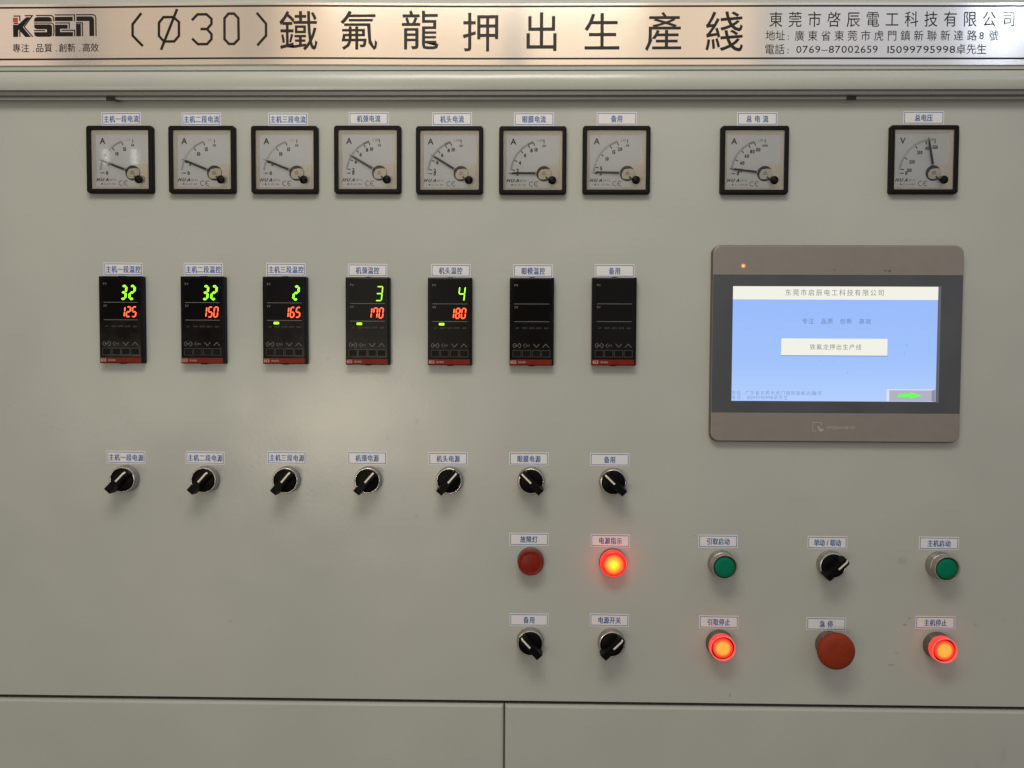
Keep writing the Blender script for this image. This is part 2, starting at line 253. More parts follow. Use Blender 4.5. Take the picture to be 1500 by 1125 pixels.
# ------------------------------------------------------------------ mesh helpers (local mm: x right, z up, h out of the panel)
class MB:
    def __init__(s): s.v = []; s.f = []; s.sm = []
    def pt(s, x, z, h): s.v.append((x*MM, -h*MM, z*MM)); return len(s.v)-1
    def face(s, idx, smooth=False): s.f.append(tuple(idx)); s.sm.append(smooth)
    def flat(s, poly, h):                        # polygon given anticlockwise as seen from the front
        s.face([s.pt(x, z, h) for x, z in poly]); return s
    def quad(s, x0, x1, z0, z1, h): return s.flat([(x0, z0), (x1, z0), (x1, z1), (x0, z1)], h)
    def prism(s, poly, h0, h1, bev=0.0, back=False):
        n = len(poly)
        a = sum(poly[i][0]*poly[(i+1) % n][1]-poly[(i+1) % n][0]*poly[i][1] for i in range(n))
        if a < 0: poly = poly[::-1]
        rings = [(poly, h0)]
        if bev > 0:
            k = bev*(1-0.7071)
            rings += [(poly, h1-bev), (inset(poly, k), h1-k), (inset(poly, bev), h1)]
        else: rings += [(poly, h1)]
        ids = [[s.pt(x, z, h) for x, z in p] for p, h in rings]
        for A, B in zip(ids, ids[1:]):
            for i in range(n): s.face((A[i], A[(i+1) % n], B[(i+1) % n], B[i]))
        s.face(ids[-1])
        if back: s.face(ids[0][::-1])
        return s
    def box(s, x0, x1, z0, z1, h0, h1, bev=0.0, back=True): return s.prism([(x0, z0), (x1, z0), (x1, z1), (x0, z1)], h0, h1, bev, back)
    def ring(s, outer, inner, h0, h1, bo=0.0, bi=0.0):   # frame with a hole: outer and inner polygons of equal count
        n = len(outer)
        rings = [(outer, h0), (outer, h1-bo)]
        if bo: rings += [(inset(outer, bo*0.3), h1-bo*0.3), (inset(outer, bo), h1)]
        if bi: rings += [(inset(inner, -bi), h1), (inset(inner, -bi*0.3), h1-bi*0.3)]
        rings += [(inner, h1-bi), (inner, h0)]
        ids = [[s.pt(x, z, h) for x, z in p] for p, h in rings]
        for A, B in zip(ids, ids[1:]):
            for i in range(n): s.face((A[i], A[(i+1) % n], B[(i+1) % n], B[i]))
        return s
    def lathe(s, prof, n=48, cx=0, cz=0, cap=True):      # prof: (r, h) from the panel outwards
        ids = []
        for r, h in prof:
            if r < 1e-6: ids.append([s.pt(cx, cz, h)]*n)
            else: ids.append([s.pt(cx+r*math.cos(2*math.pi*i/n), cz+r*math.sin(2*math.pi*i/n), h) for i in range(n)])
        for A, B in zip(ids, ids[1:]):
            for i in range(n):
                j = (i+1) % n
                q = [A[i], A[j], B[j], B[i]]; q = [x for k, x in enumerate(q) if x not in q[:k]]
                if len(q) > 2: s.face(q, True)
        if cap and prof[-1][0] > 1e-6: s.face(ids[-1])
        return s
    def stroke(s, pts, w, h, closed=False):              # mitred flat line
        n = len(pts); L, Rr = [], []
        for i in range(n):
            p = Vector(pts[i]).to_2d()
            a = Vector(pts[i-1]).to_2d() if (i > 0 or closed) else None
            b = Vector(pts[(i+1) % n]).to_2d() if (i < n-1 or closed) else None
            d1 = (p-a).normalized() if a is not None else (b-p).normalized(); d2 = (b-p).normalized() if b is not None else d1
            n1 = Vector((-d1.y, d1.x)); n2 = Vector((-d2.y, d2.x)); m = (n1+n2).normalized(); k = (w/2)/max(0.35, m.dot(n1))
            L.append(s.pt(*(p+m*k), h)); Rr.append(s.pt(*(p-m*k), h))
        for i in range(n if closed else n-1):
            j = (i+1) % n; s.face((Rr[i], Rr[j], L[j], L[i]))
        return s
    def mesh(s, name):
        me = bpy.data.meshes.new(name); me.from_pydata(s.v, [], s.f)
        me.polygons.foreach_set('use_smooth', s.sm); me.update(); return me
def inset(poly, d):
    n = len(poly); out_ = []
    a = sum(poly[i][0]*poly[(i+1) % n][1]-poly[(i+1) % n][0]*poly[i][1] for i in range(n)); sg = 1 if a > 0 else -1
    for i in range(n):
        p = Vector(poly[i]); d1 = (p-Vector(poly[i-1])).normalized(); d2 = (Vector(poly[(i+1) % n])-p).normalized()
        n1 = Vector((-d1.y, d1.x))*sg; n2 = Vector((-d2.y, d2.x))*sg; m = (n1+n2).normalized(); k = d/max(0.3, m.dot(n1))
        out_.append((p.x+m.x*k, p.y+m.y*k))
    return out_
def rrect(x0, x1, z0, z1, r, seg=5):
    pts = []
    for cx, cz, a0 in ((x1-r, z0+r, -90), (x1-r, z1-r, 0), (x0+r, z1-r, 90), (x0+r, z0+r, 180)):
        for k in range(seg+1):
            a = R(a0+90*k/seg); pts.append((cx+r*math.cos(a), cz+r*math.sin(a)))
    return pts
def circle(r, n=24, cx=0, cz=0): return [(cx+r*math.cos(2*math.pi*i/n), cz+r*math.sin(2*math.pi*i/n)) for i in range(n)]

_glyphs = {}
_fc = bpy.data.curves.new('type', 'FONT'); _fo = bpy.data.objects.new('type', _fc); COL.objects.link(_fo)
def glyph(ch, bold=0.0, shear=0.0):
    k = (ch, bold, shear)
    if k not in _glyphs:
        _fc.body = ch; _fc.offset = bold; _fc.resolution_u = 2; _fc.shear = shear
        bpy.context.view_layer.update(); dg = bpy.context.evaluated_depsgraph_get()
        me = bpy.data.meshes.new_from_object(_fo.evaluated_get(dg))
        vs = [(v.co.x, v.co.y) for v in me.vertices]; fs = [tuple(p.vertices) for p in me.polygons]
        bpy.data.meshes.remove(me); _glyphs[k] = (vs, fs)
    return _glyphs[k]
def put_glyph(mb, ch, x, z, sx, sz, h, bold=0.0, shear=0.0, fn=None):   # x, z of the em-box origin, sx/sz mm per em
    vs, fs = glyph(ch, bold, shear); o = len(mb.v)
    for a, b in vs:
        X, Z = x+a*sx, z+b*sz
        if fn: X, Z = fn(X, Z)
        mb.pt(X, Z, h)
    for f in fs: mb.face([i+o for i in f])
def cjk(mb, body, cx, cz, pitch, sx, sz, h, bold=0.0, fn=None):         # centred row of square characters
    n = len(body); x0 = cx-(n-1)*pitch/2
    for i, ch in enumerate(body):
        if ch in ' \u3000': continue
        vs, _ = glyph(ch, bold)
        if not vs: continue
        if ord(ch) > 0x2e80: put_glyph(mb, ch, x0+i*pitch-0.5*sx, cz-0.38*sz, sx, sz, h, bold, fn=fn)
        else:
            a, b = min(v[0] for v in vs), max(v[0] for v in vs); put_glyph(mb, ch, x0+i*pitch-(a+b)/2*sx, cz-0.36*sz, sx, sz, h, bold, fn=fn)
def latin(mb, body, cx, cz, size, h, bold=0.0, shear=0.0, sx=None, align='C', track=0.0, width=None):
    x = 0; sx = sx or size; pos = []
    for ch in body:
        if ch == ' ': x += 0.3; continue
        vs, _ = glyph(ch, bold, shear); a, b = min(v[0] for v in vs), max(v[0] for v in vs)
        pos.append((ch, x-a)); x += b-a+0.09+track
    tot = x-0.09-track
    if width: sx = width/tot
    off = {'C': -tot*sx/2, 'L': 0, 'R': -tot*sx}[align]
    for ch, px in pos: put_glyph(mb, ch, cx+off+px*sx, cz-0.35*size, sx, size, h, bold, shear)
def bbox_glyph(mb, ch, x0, x1, z0, z1, h, bold=0.0, fn=None):            # stretch one glyph onto a box
    vs, fs = glyph(ch, bold); ax, bx = min(v[0] for v in vs), max(v[0] for v in vs); az, bz = min(v[1] for v in vs), max(v[1] for v in vs)
    sx = (x1-x0)/(bx-ax); sz = (z1-z0)/(bz-az); put_glyph(mb, ch, x0-ax*sx, z0-az*sz, sx, sz, h, bold, fn=fn)

# ------------------------------------------------------------------ things and parts
def thing(name, label, cat, x=0, z=0, group=None, rot=0.0):
    o = bpy.data.objects.new(name, None); COL.objects.link(o); o.location = P(x, z); o.rotation_euler = (0, R(rot), 0)
    o.empty_display_size = 0.01; o['label'] = label; o['category'] = cat
    if group: o['group'] = group
    return o
_mc = {}
def part(name, mb, mat, parent, key=None, label=None, kind=None, at=None):
    if key and key in _mc: me = _mc[key]
    else:
        me = mb() .mesh(name) if callable(mb) else mb.mesh(name)
        me.materials.append(mat)
        if key: _mc[key] = me
    o = bpy.data.objects.new(name, me); COL.objects.link(o); o.parent = parent
    if at: o.location = P(*at)
    if me.materials[0] is not mat:
        o.material_slots[0].link = 'OBJECT'; o.material_slots[0].material = mat
    if label: o['label'] = label
    if kind: o['kind'] = kind
    return o

# ------------------------------------------------------------------ the cabinet
cab = thing('control_cabinet', 'grey green painted metal control cabinet filling the picture behind all the controls', 'control cabinet', 0, 0)
XL, XR = -720, 690
part('front_panel', MB().box(XL, XR, -382.6, 330, -2.0, 0.0, 0.5), M_paint, cab, label='large flat grey green panel carrying the meters and switches')
part('lower_door', MB().box(XL, -21.7, -1100, -386.9, -22, 0.2, 3.2), M_paint, cab)
part('lower_door', MB().box(-20.6, XR, -1100, -386.9, -22, 0.2, 3.2), M_paint, cab)
part('cabinet_body', MB().box(XL+2, XR-2, -1100, 520, -420, -24, 2), M_inner, cab)
for sx_ in (XL-1.5, XR): part('side_panel', MB().box(sx_, sx_+1.5, -1100, 521, -421, -0.5, 0.3), M_paint, cab)
part('kick_strip', MB().box(XL, XR, -1180, -1102, -400, -12, 1), M_inner, cab)
def sweep(profile, x0, x1, smooth=True):
    mb = MB(); a = [mb.pt(x0, z, h) for h, z in profile]; b = [mb.pt(x1, z, h) for h, z in profile]
    for i in range(len(profile)-1): mb.face((a[i], a[i+1], b[i+1], b[i]), smooth)
    mb.face(a); mb.face(b[::-1]); return mb
def sh(h, z): return (h-12.0, z*(840-(h-12.0))/(840-h))
prof = [sh(22.5, 517), sh(22.5, 299.6), sh(23.3, 298.9), sh(25.2, 298.4)]
for k in range(0, 15):
    a = R(80-k*122.0/14); prof.append(sh(21.5+6.2*math.cos(a), 286.2+12.6*math.sin(a)))
prof = [(-20, 528), (8, 528)]+prof+[(8.6, 281.4), (8.6, 283.4), (-20, 283.4)]
fas = part('canopy', sweep(prof, XL-2, XR+2), M_paint, cab, label='folded metal canopy with rounded lower lip over the panel')
md = fas.modifiers.new('edges', 'EDGE_SPLIT'); md.split_angle = R(28)
part('channel', MB().box(XL, XR, 276.8, 283.4, 5.2, 12.4, 0.2), M_lipgrey, cab, label='grey aluminium channel under the canopy lip')
part('channel_lip', MB().box(XL, XR, 274.3, 277.0, 4.4, 6.4, 0.5), M_lip, cab)
for cx_ in (-448.5, 345.0):
    part('rubber_clip', MB().box(cx_-5.2, cx_+5.2, 273.8, 278.2, 4.0, 7.0, 0.7), M_clip, cab)
    part('rubber_clip', MB().prism([(cx_+4, 272.6), (cx_+8.4, 272.6), (cx_+6, 274.6), (cx_+4, 275)], 3.8, 6.8), M_clip, cab) if cx_ < 0 else None
part('panel_flange', MB().box(XL, XR, -384.6, -382.7, -20, -2.4, 0.3), M_inner, cab)

# ------------------------------------------------------------------ name plate
HP = 24.0
def bow(x, z):                                    # the thin plate is not quite straight
    xs = [-720, -556, -266, -16, 260, 512, 690]; ds = [-0.6, 0.2, 1.5, 0.05, -0.1, -0.9, -1.2]
    for i in range(len(xs)-1):
        if x <= xs[i+1] or i == len(xs)-2:
            t = (x-xs[i])/(xs[i+1]-xs[i]); t = t*t*(3-2*t) if 0 <= t <= 1 else t
            return x, z+(ds[i]+(ds[i+1]-ds[i])*t)*(1 if z > 340 else 0.75)
    return x, z
plate = thing('name_plate', 'long champagne metal name plate with black Chinese lettering on the canopy', 'name plate', 0, 335)
def pl(mb):                                       # lift to plate coordinates (origin z 335)
    q = 828.0/816.0
    mb.v = [(x*q, y+12*MM, z*q-335*MM) for x, y, z in mb.v]; return mb
def strip(z0, z1, h, xa=-640, xb=640):
    mb = MB(); n = 48; A = []; B = []
    for i in range(n+1):
        x = xa+(xb-xa)*i/n; A.append(mb.pt(*bow(x, z0), h)); B.append(mb.pt(*bow(x, z1), h))
    for i in range(n): mb.face((A[i], A[i+1], B[i+1], B[i]))
    return mb, A, B
mb, A, B = strip(303.9, 367.2, HP); n0 = len(mb.v)
A2 = [mb.pt(mb.v[i][0]/MM, mb.v[i][2]/MM, 22.6) for i in A]; B2 = [mb.pt(mb.v[i][0]/MM, mb.v[i][2]/MM, 22.6) for i in B]
for i in range(len(A)-1): mb.face((A2[i], A2[i+1], A[i+1], A[i])); mb.face((B[i], B[i+1], B2[i+1], B2[i]))
mb.face((A2[0], A[0], B[0], B2[0])); mb.face((A[-1], A2[-1], B2[-1], B[-1]))
part('metal_sheet', pl(mb), M_plate, plate)
HI = HP+0.12
for z0, z1 in ((362.95, 364.75), (309.4, 311.2)): part('border_line', pl(strip(z0, z1, HI)[0]), M_ink, plate)
part('border_line', pl(MB().box(-628, -626.3, 309.5, 364, HI-0.05, HI+0.02)), M_ink, plate); part('border_line', pl(MB().box(626.3, 628, 309, 362.5, HI-0.05, HI+0.02)), M_ink, plate)
def lx(X): return -543.3+(X/10+10-17)*.724
def lz(Y): return 356.6-(Y/10+10-22)*.7129
def lp(pts): return [(lx(a), lz(b)) for a, b in pts]
mb = MB()
for poly in ([(88, 262), (160, 262), (285, 153), (345, 153), (232, 295), (350, 440), (265, 440), (165, 330), (160, 440), (88, 440)],
             [(400, 218), (400, 188), (412, 165), (440, 150), (620, 150), (648, 163), (660, 190), (660, 218)],
             [(400, 258), (630, 258), (652, 268), (662, 290), (662, 400), (652, 428), (630, 438), (440, 438), (410, 426), (398, 400), (398, 370), (585, 370), (585, 328), (440, 328), (412, 318), (400, 300)],
             [(705, 148), (968, 148), (968, 210), (705, 210)],
             [(705, 262), (890, 262), (890, 322), (780, 322), (780, 370), (968, 370), (968, 432), (705, 432)],
             [(1015, 250), (1085, 250), (1085, 430), (1015, 430)],
             [(1020, 143), (1240, 143), (1268, 156), (1280, 185), (1280, 428), (1210, 428), (1210, 210), (1020, 210)]):
    mb.flat(lp(poly)[::-1], HI)
for st in ([(262, 130), (375, 130), (252, 292), (375, 437)], [(97, 135), (190, 135), (190, 205)], [(97, 243), (165, 243)], [(186, 355), (186, 440)],
           [(430, 128), (650, 128), (676, 140), (685, 165), (685, 215)], [(398, 238), (650, 238), (675, 248), (687, 275), (687, 400), (672, 425)], [(398, 347), (560, 347)],
           [(705, 120), (993, 120), (993, 212)], [(705, 237), (915, 237), (915, 322)], [(800, 344), (993, 344), (993, 432)],
           [(1015, 118), (1265, 118), (1295, 130), (1307, 158), (1307, 430)], [(1015, 235), (1108, 235), (1108, 430)]):
    mb.stroke(lp(st), 1.15, HI)
part('company_logo', pl(mb), M_ink, plate, label='dark block letter logo reading KSEN')
part('logo_square', pl(MB().flat(lp([(88, 158), (160, 158), (160, 228), (88, 228)])[::-1], HI)), M_redink, plate)
mb = MB()
sub = [('專', -538.7), ('注', -529.6), ('.', -520.6), ('品', -514.0), ('質', -504.8), ('.', -496.4), ('創', -489.3), ('新', -480.2), ('.', -471.5), ('高', -464.3), ('效', -455.5)]
for ch, x in sub:
    dz = (x+538)*0.006
    if ch == '.': mb.flat(circle(0.55, 8, x, 318.9+dz), HI)
    else: put_glyph(mb, ch, x-4.5, 318.6+dz, 9.0, 9.6, HI, 0.004)
part('slogan', pl(mb), M_ink, plate)
def sk(pts, w=2.65, h=HI, closed=False): return MB().stroke([bow(a, b-1.2) for a, b in pts], w, h, closed)
for nm, pts, cl in (('bracket', [(-405.3, 358.6), (-414.8, 347.0), (-414.9, 335.5), (-404.2, 324.6)], False),
                    ('diameter_ring', [(-382.0, 354.1), (-371.4, 354.1), (-365.6, 348.9), (-365.8, 334.9), (-370.9, 329.2), (-381.8, 329.2), (-387.0, 335.0), (-386.8, 348.4)], True),
                    ('digit', [(-351.9, 350.6), (-345.9, 356.7), (-336.4, 356.7), (-331.2, 351.9), (-331.2, 346.7), (-336.0, 341.4), (-331.3, 336.4), (-331.4, 331.2), (-336.2, 326.2), (-345.7, 326.2), (-351.9, 332.0)], False),
                    ('digit', [(-313.1, 357.2), (-307.3, 357.2), (-302.8, 352.4), (-302.6, 331.1), (-307.6, 326.2), (-312.9, 326.2), (-317.6, 331.2), (-317.4, 352.4)], True),
                    ('bracket', [(-283.4, 358.0), (-273.6, 346.6), (-273.7, 334.7), (-283.0, 324.5)], False)):
    part(nm, pl(sk(pts, closed=cl)), M_ink, plate)
part('diameter_slash', pl(sk([(-367.4, 362.4), (-384.9, 320.6)], h=HI+0.08)), M_ink, plate)
part('digit_bar', pl(sk([(-342.9, 341.5), (-336.0, 341.45)], h=HI+0.08)), M_ink, plate)
big = [('鐵', -259.5, 360.1, -219.4, 319.2), ('氟', -195.3, 359.9, -156.6, 319.5), ('龍', -130.7, 360.1, -92.2, 319.9), ('押', -66.9, 357.7, -29.8, 317.7),
       ('出', -0.3, 357.8, 31.1, 318.1), ('生', 60.2, 356.9, 96.5, 319.5), ('產', 123.2, 357.9, 160.8, 317.7), ('綫', 185.9, 358.3, 224.8, 317.2)]
for ch, x0, z1, x1, z0 in big:
    mb = MB(); bbox_glyph(mb, ch, x0, x1, z0, z1, HI, 0.004); part('title_character', pl(mb), M_ink, plate)
mb = MB(); cjk(mb, '東莞市啓辰電工科技有限公司', 377.9, 349.9, 19.93, 14.6, 17.0, HI, 0.0)
part('address_line', pl(mb), M_ink, plate)
mb = MB(); cjk(mb, '地址', 258.0, 333.6, 10.3, 10.4, 11.2, HI, 0.0)
latin(mb, ':', 271.5, 332.6, 9.5, HI, 0.004); cjk(mb, '廣東省東莞市虎門鎮新聯新達路', 371.5, 333.2, 13.62, 10.4, 11.4, HI, 0.0)
latin(mb, '8', 470.0, 333.0, 10.5, HI, 0.0); cjk(mb, '號', 482.5, 333.2, 10, 10.4, 11.4, HI)
part('address_line', pl(mb), M_ink, plate)
mb = MB(); cjk(mb, '電話', 257.5, 319.5, 10.6, 10.6, 11.2, HI, 0.0); latin(mb, ':', 271.5, 318.6, 9.5, HI, 0.004)
latin(mb, '0769–87002659', 321.8, 319.3, 10.6, HI, 0.0, width=84.0); latin(mb, '15099795998', 408.6, 319.0, 10.6, HI, 0.0, width=69.5)
cjk(mb, '卓先生', 459.8, 319.2, 10.6, 10.4, 11.2, HI, 0.0)
part('address_line', pl(mb), M_ink, plate)

# ------------------------------------------------------------------ stickers
GST = 'white label stickers with a blue border'
def sticker(x, z, body, label, pitch=6.55, rot=0.0):
    t = thing('label_sticker', label, 'sticker', x, z, GST, rot)
    part('sticker_film', lambda: MB().prism(rrect(-21.5, 21.5, -7.1, 7.1, 0.5, 2), 0.02, 0.22), M_paper, t, 'st_film')
    part('border', lambda: MB().stroke([(-20.25, -5.75), (20.25, -5.75), (20.25, 5.75), (-20.25, 5.75)], 0.62, 0.32, True), M_blue, t, 'st_border')
    mb = MB(); [cjk(mb, body, q, -0.1, pitch, 6.1, 8.0, 0.32+abs(q)*0.3, 0.004) for q in (-0.14, 0.17)]
    part('lettering', mb, M_blue, t)
C7 = [-440.4, -350.8, -261.0, -171.0, -82.0, 7.0, 96.7]
heads = ['主机一段', '主机二段', '主机三段', '机颈', '机头']
r1 = [(-440.8, 255.6, -0.5), (-352.9, 255.2, -0.3), (-258.4, 255.0, 0.2), (-170.6, 255.7, 0), (-80.2, 255.2, -.2), (8.3, 255.0, 0), (97.4, 255.5, 0), (247.8, 255.3, 0), (424.8, 256.3, .3)]
b1 = ['主机一段电流', '主机二段电流', '主机三段电流', '机颈电流', '机头电流', '眼膜电流', '备用', '总电流', '总电压']
for i, ((x, z, rt_), s_) in enumerate(zip(r1, b1)):
    nm = 'voltmeter' if i == 8 else 'ammeter'
    sticker(x, z, s_, ['small blue bordered sticker %s, reading %s' % (k_, s_) for k_ in ['over the leftmost square ammeter', 'over the second square ammeter from the left', 'over the third square ammeter from the left', 'over the fourth square ammeter from the left', 'over the fifth square ammeter from the left', 'over the sixth square ammeter, needle at zero', 'over the seventh square ammeter, marked up to twenty', 'over the lone ammeter marked up to one hundred', 'over the square voltmeter']][i], 8.8 if i == 7 else 6.55, rt_)
r2 = [(-440.9, 92.8, .2), (-352.4, 92.8, 0), (-261.6, 92.9, .3), (-172.2, 92.3, .4), (-81.4, 92.2, .3), (8.3, 92.1, .2), (96.6, 92.5, 0)]
b2 = ['主机一段温控', '主机二段温控', '主机三段温控', '机颈温控', '机头温控', '眼模温控', '备用']
for (x, z, rt_), s_, k_ in zip(r2, b2, ['leftmost black controller', 'second black controller from the left', 'third black controller from the left', 'fourth black controller from the left', 'fifth black controller from the left', 'left one of two blank controllers', 'right one of two blank controllers']): sticker(x, z, s_, 'white sticker reading %s on top of the %s' % (s_, k_), rot=rt_)
r3 = [(-440.6, -114.3, .9), (-352.5, -114.2, .7), (-261.9, -113.5, .4), (-173.1, -113.2, .1), (-83.8, -113.3, 0), (4.8, -112.8, 0), (93.2, -113.1, .2)]
b3 = ['主机一段电源', '主机二段电源', '主机三段电源', '机颈电源', '机头电源', '眼膜电源', '备用']
ORD = ['first', 'second', 'third', 'fourth', 'fifth', 'sixth', 'seventh']
for (x, z, rt_), s_, k_ in zip(r3, b3, ORD): sticker(x, z, s_, 'white sticker reading %s over the %s rotary switch in the row of seven' % (s_, k_), rot=rt_)
for x, z, s_, lb, pt_, rt_ in [(5.3, -201.7, '故障灯', 'white sticker reading 故障灯 above the unlit dark red lamp', 6.55, 0), (94.7, -202.5, '电源指示', 'white sticker reading 电源指示 tinted pink by the lit lamp below', 6.55, .6),
        (212.6, -202.1, '引取启动', 'white sticker reading 引取启动 above the left green button', 6.4, 0), (331.5, -202.5, '单动/联动', 'white sticker reading 单动/联动 above a black rotary switch', 5.9, .2),
        (452.3, -202.2, '主机启动', 'white sticker reading 主机启动 above the right green button', 6.4, .2), (6.0, -291.4, '备用', 'white sticker reading 备用 above the switch below the unlit red lamp', 6.55, 0),
        (94.4, -290.8, '电源开关', 'white sticker reading 电源开关 above the switch below the lit lamp', 6.4, .6), (214.5, -291.6, '引取停止', 'white sticker reading 引取停止 above the glowing red button below the left green one', 6.4, .2),
        (332.0, -292.5, '急停', 'white sticker reading 急停 above the red mushroom button', 8.6, .2), (450.6, -289.8, '主机停止', 'white sticker reading 主机停止 above the glowing red button at the bottom right corner', 6.4, .2)]:
    sticker(x, z, s_, lb, pt_, rt_)

# ------------------------------------------------------------------ panel meters
HX, HZ = 12.2, -13.5
def pol(deg, r): return HX-r*math.cos(R(deg)), HZ+r*math.sin(R(deg))
def meter(x, z, unit, marks, over, fine, needle, small, label, name='ammeter', group='square ammeters in the top row', flip=False):
    t = thing(name, label, name, x, z, group)
    o = 36.2; c_ = 2.0
    def bez():
        out_ = [(-o+c_, -o), (o-c_, -o), (o, -o+c_), (o, o-c_), (o-c_, o), (-o+c_, o), (-o, o-c_), (-o, -o+c_)]
        inn = [(-31.0, -31.7), (31.0, -31.7), (31.7, -31.0), (31.7, 31.0), (31.0, 31.7), (-31.0, 31.7), (-31.7, 31.0), (-31.7, -31.0)]
        return MB().ring(out_, inn, 0.05, 6.4, 1.3, 0.5)
    part('bezel', bez, M_bezel, t, 'm_bezel')
    def frame():
        s = MB(); a = [(-31.7, -31.7), (31.7, -31.7), (31.7, 31.7), (-31.7, 31.7)]
        rings = [(a, 3.2), ([(u_*0.97, v_*0.97) for u_, v_ in a], 3.2), ([(u_*28.2/31.7, v_*28.2/31.7) for u_, v_ in a], 0.7), ([(u_*28.0/31.7, v_*28.0/31.7) for u_, v_ in a], 0.2)]
        ids = [[s.pt(*p, h) for p in pp] for pp, h in rings]
        for A_, B_ in zip(ids, ids[1:]):
            for i in range(4): s.face((A_[i], A_[(i+1) % 4], B_[(i+1) % 4], B_[i]))
        return s
    part('inner_frame', frame, M_cream, t, 'm_frame')
    part('dial', lambda: MB().flat([(-28.1, -28.1), (20.0, -28.1), (21.5, -23), (16, -18), (16, -3.8), (28.1, -3.8), (28.1, 28.1), (-28.1, 28.1)], 0.45), M_dial, t, 'm_dial')
    part('mechanism_cover', lambda: MB().prism([(16.2, -3.9), (16.2, -18), (21.6, -23.1), (20.2, -28.0), (28.0, -28.0), (28.0, -3.9)], 0.1, 1.1, 0.15), M_cream, t, 'm_cover')
    mb = MB(); fh = 0.56
    a0 = marks[0][0] if marks else 0
    for d in fine[0]:                                   # fine divisions
        w_ = 0.42; r0, r1_ = 37.0, 37.0-fine[1]
        mb.stroke([pol(d, r0), pol(d, r1_)], w_, fh)
    part('fine_divisions', mb, M_fine, t, kind='stuff')
    mb = MB()
    for d, s_ in marks:
        mb.stroke([pol(d, 34.8), pol(d, 31.6)], 1.0, fh+0.1)
    if over: mb.stroke([pol(90, 36.0), pol(90, 32.5)], 0.75, fh+0.1)
    part('scale_marks', mb, M_print, t)
    mb = MB()
    for d, s_ in marks:
        ex = 28.6-(0.9 if len(s_) > 1 else 0)-(1.2*math.cos(R(d)) if len(s_) > 2 else 0)-(1.0*math.cos(R(d)) if len(s_) > 1 else 0)
        px_, pz_ = pol(d, ex); latin(mb, s_, px_+(1.5 if d > 70 and len(s_) > 2 and d < 74 else 0.4 if d > 60 else 0), pz_, 5.3, fh+0.1, 0.045, sx=(5.0 if len(s_) < 2 else 4.3 if len(s_) < 3 else 3.3))
    if over: latin(mb, over, HX-0.1, HZ+29.9, 3.3, fh+0.1, 0.035)
    part('numerals', mb, M_print, t)
    mb = MB(); latin(mb, unit, -20.9, 21.0, 8.9, fh+0.1, 0.02); part('unit_letter', mb, M_print, t)
    mb = MB(); latin(mb, 'HUA', -21.6, -20.7, 4.6, fh+0.1, 0.04, 0.35, sx=4.9); part('brand_lettering', mb, M_print, t)
    mb = MB(); latin(mb, 'CP-72', -10.2, -21.0, 2.9, fh+0.1, 0.0); latin(mb, '~', -25.3, -25.1, 3.0, fh+0.1); mb.quad(-22.9, -21.3, -26.1, -24.5, fh+0.1)
    latin(mb, '1.5', -18.9, -25.3, 2.6, fh+0.1); latin(mb, '⊥☆', -14.6, -25.3, 2.7, fh+0.1); latin(mb, small, -8.9, -25.3, 2.6, fh+0.1)
    part('small_print', mb, M_fine, t)
    def ce():
        s = MB(); a = [(-0.6+2.5*math.cos(R(d)), 2.5*math.sin(R(d))) for d in range(55, 306, 25)]
        s.stroke([(p[0]-1.4, p[1]) for p in a], 0.55, 0.66); s.stroke([(p[0]+4.1, p[1]) for p in a], 0.55, 0.66); s.stroke([(1.55, 0), (3.9, 0)], 0.5, 0.70)
        s.v = [(q[0]+1.0*MM, q[1], q[2]-24.4*MM) for q in s.v]; return s
    part('ce_mark', ce, M_print, t, 'm_ce')
    # movement
    part('hub', lambda: MB().lathe([(8.1, 0.5), (8.1, 1.5), (7.6, 1.8)], 40, HX, HZ), M_hubdark, t, 'm_hub')
    def hubp():
        pts = []
        for k in range(36):
            a = R(10*k); r = 6.2+(0.9*math.cos(2*a-0.6))+(0.5 if 2 < k % 9 < 6 else 0); pts.append((HX+0.9+r*math.cos(a), HZ-0.7+r*math.sin(a)))
        return MB().prism(pts, 1.8, 2.3, 0.15)
    hp = part('hub_plate', hubp, M_hubclear, t, 'm_hubp')
    part('pivot_square', lambda: MB().ring([(HX-1.6, HZ-1.7), (HX+1.6, HZ-1.7), (HX+1.6, HZ+1.5), (HX-1.6, HZ+1.5)], [(HX-.8, HZ-.9), (HX+.8, HZ-.9), (HX+.8, HZ+.7), (HX-.8, HZ+.7)], 2.2, 2.9), M_brass, hp, 'm_piv')
    part('adjuster_arm', lambda: MB().box(-1.0, 9, -.9, .9, 1.9, 2.6, .1), M_hubdark, t, 'm_arm').matrix_basis = Matrix.Translation(P(HX+2.5, HZ-4.2)) @ Matrix.Rotation(R(42), 4, 'Y')
    def nd():
        s = MB()
        s.prism([(-38.6, 0.12), (-38.6, -0.12), (-34.5, -0.35), (-33.2, -1.0), (-6, -1.25), (-6, 1.25), (-33.2, 1.0), (-34.5, 0.35)], 2.5, 3.1); return s
    ne = part('needle', nd, M_needle, t, 'm_needle'); ne.matrix_basis = Matrix.Translation(P(HX, HZ)) @ Matrix.Rotation(R(needle), 4, 'Y')
    part('needle_eye', lambda: MB().lathe([(0.75, 3.0), (0.7, 3.3)], 12, -8.6, 0), M_hubclear, ne, 'm_eye')
    part('cover_glass', lambda: MB().quad(-31.6, 31.6, -31.6, 31.6, 5.4), M_glass, t, 'm_glass')
    ad = part('zero_adjuster', lambda: MB().lathe([(4.3, 5.6), (4.4, 6.4), (4.1, 7.0), (0, 7.05)], 32, 20.9, -21.6), M_knob, t, 'm_adj')
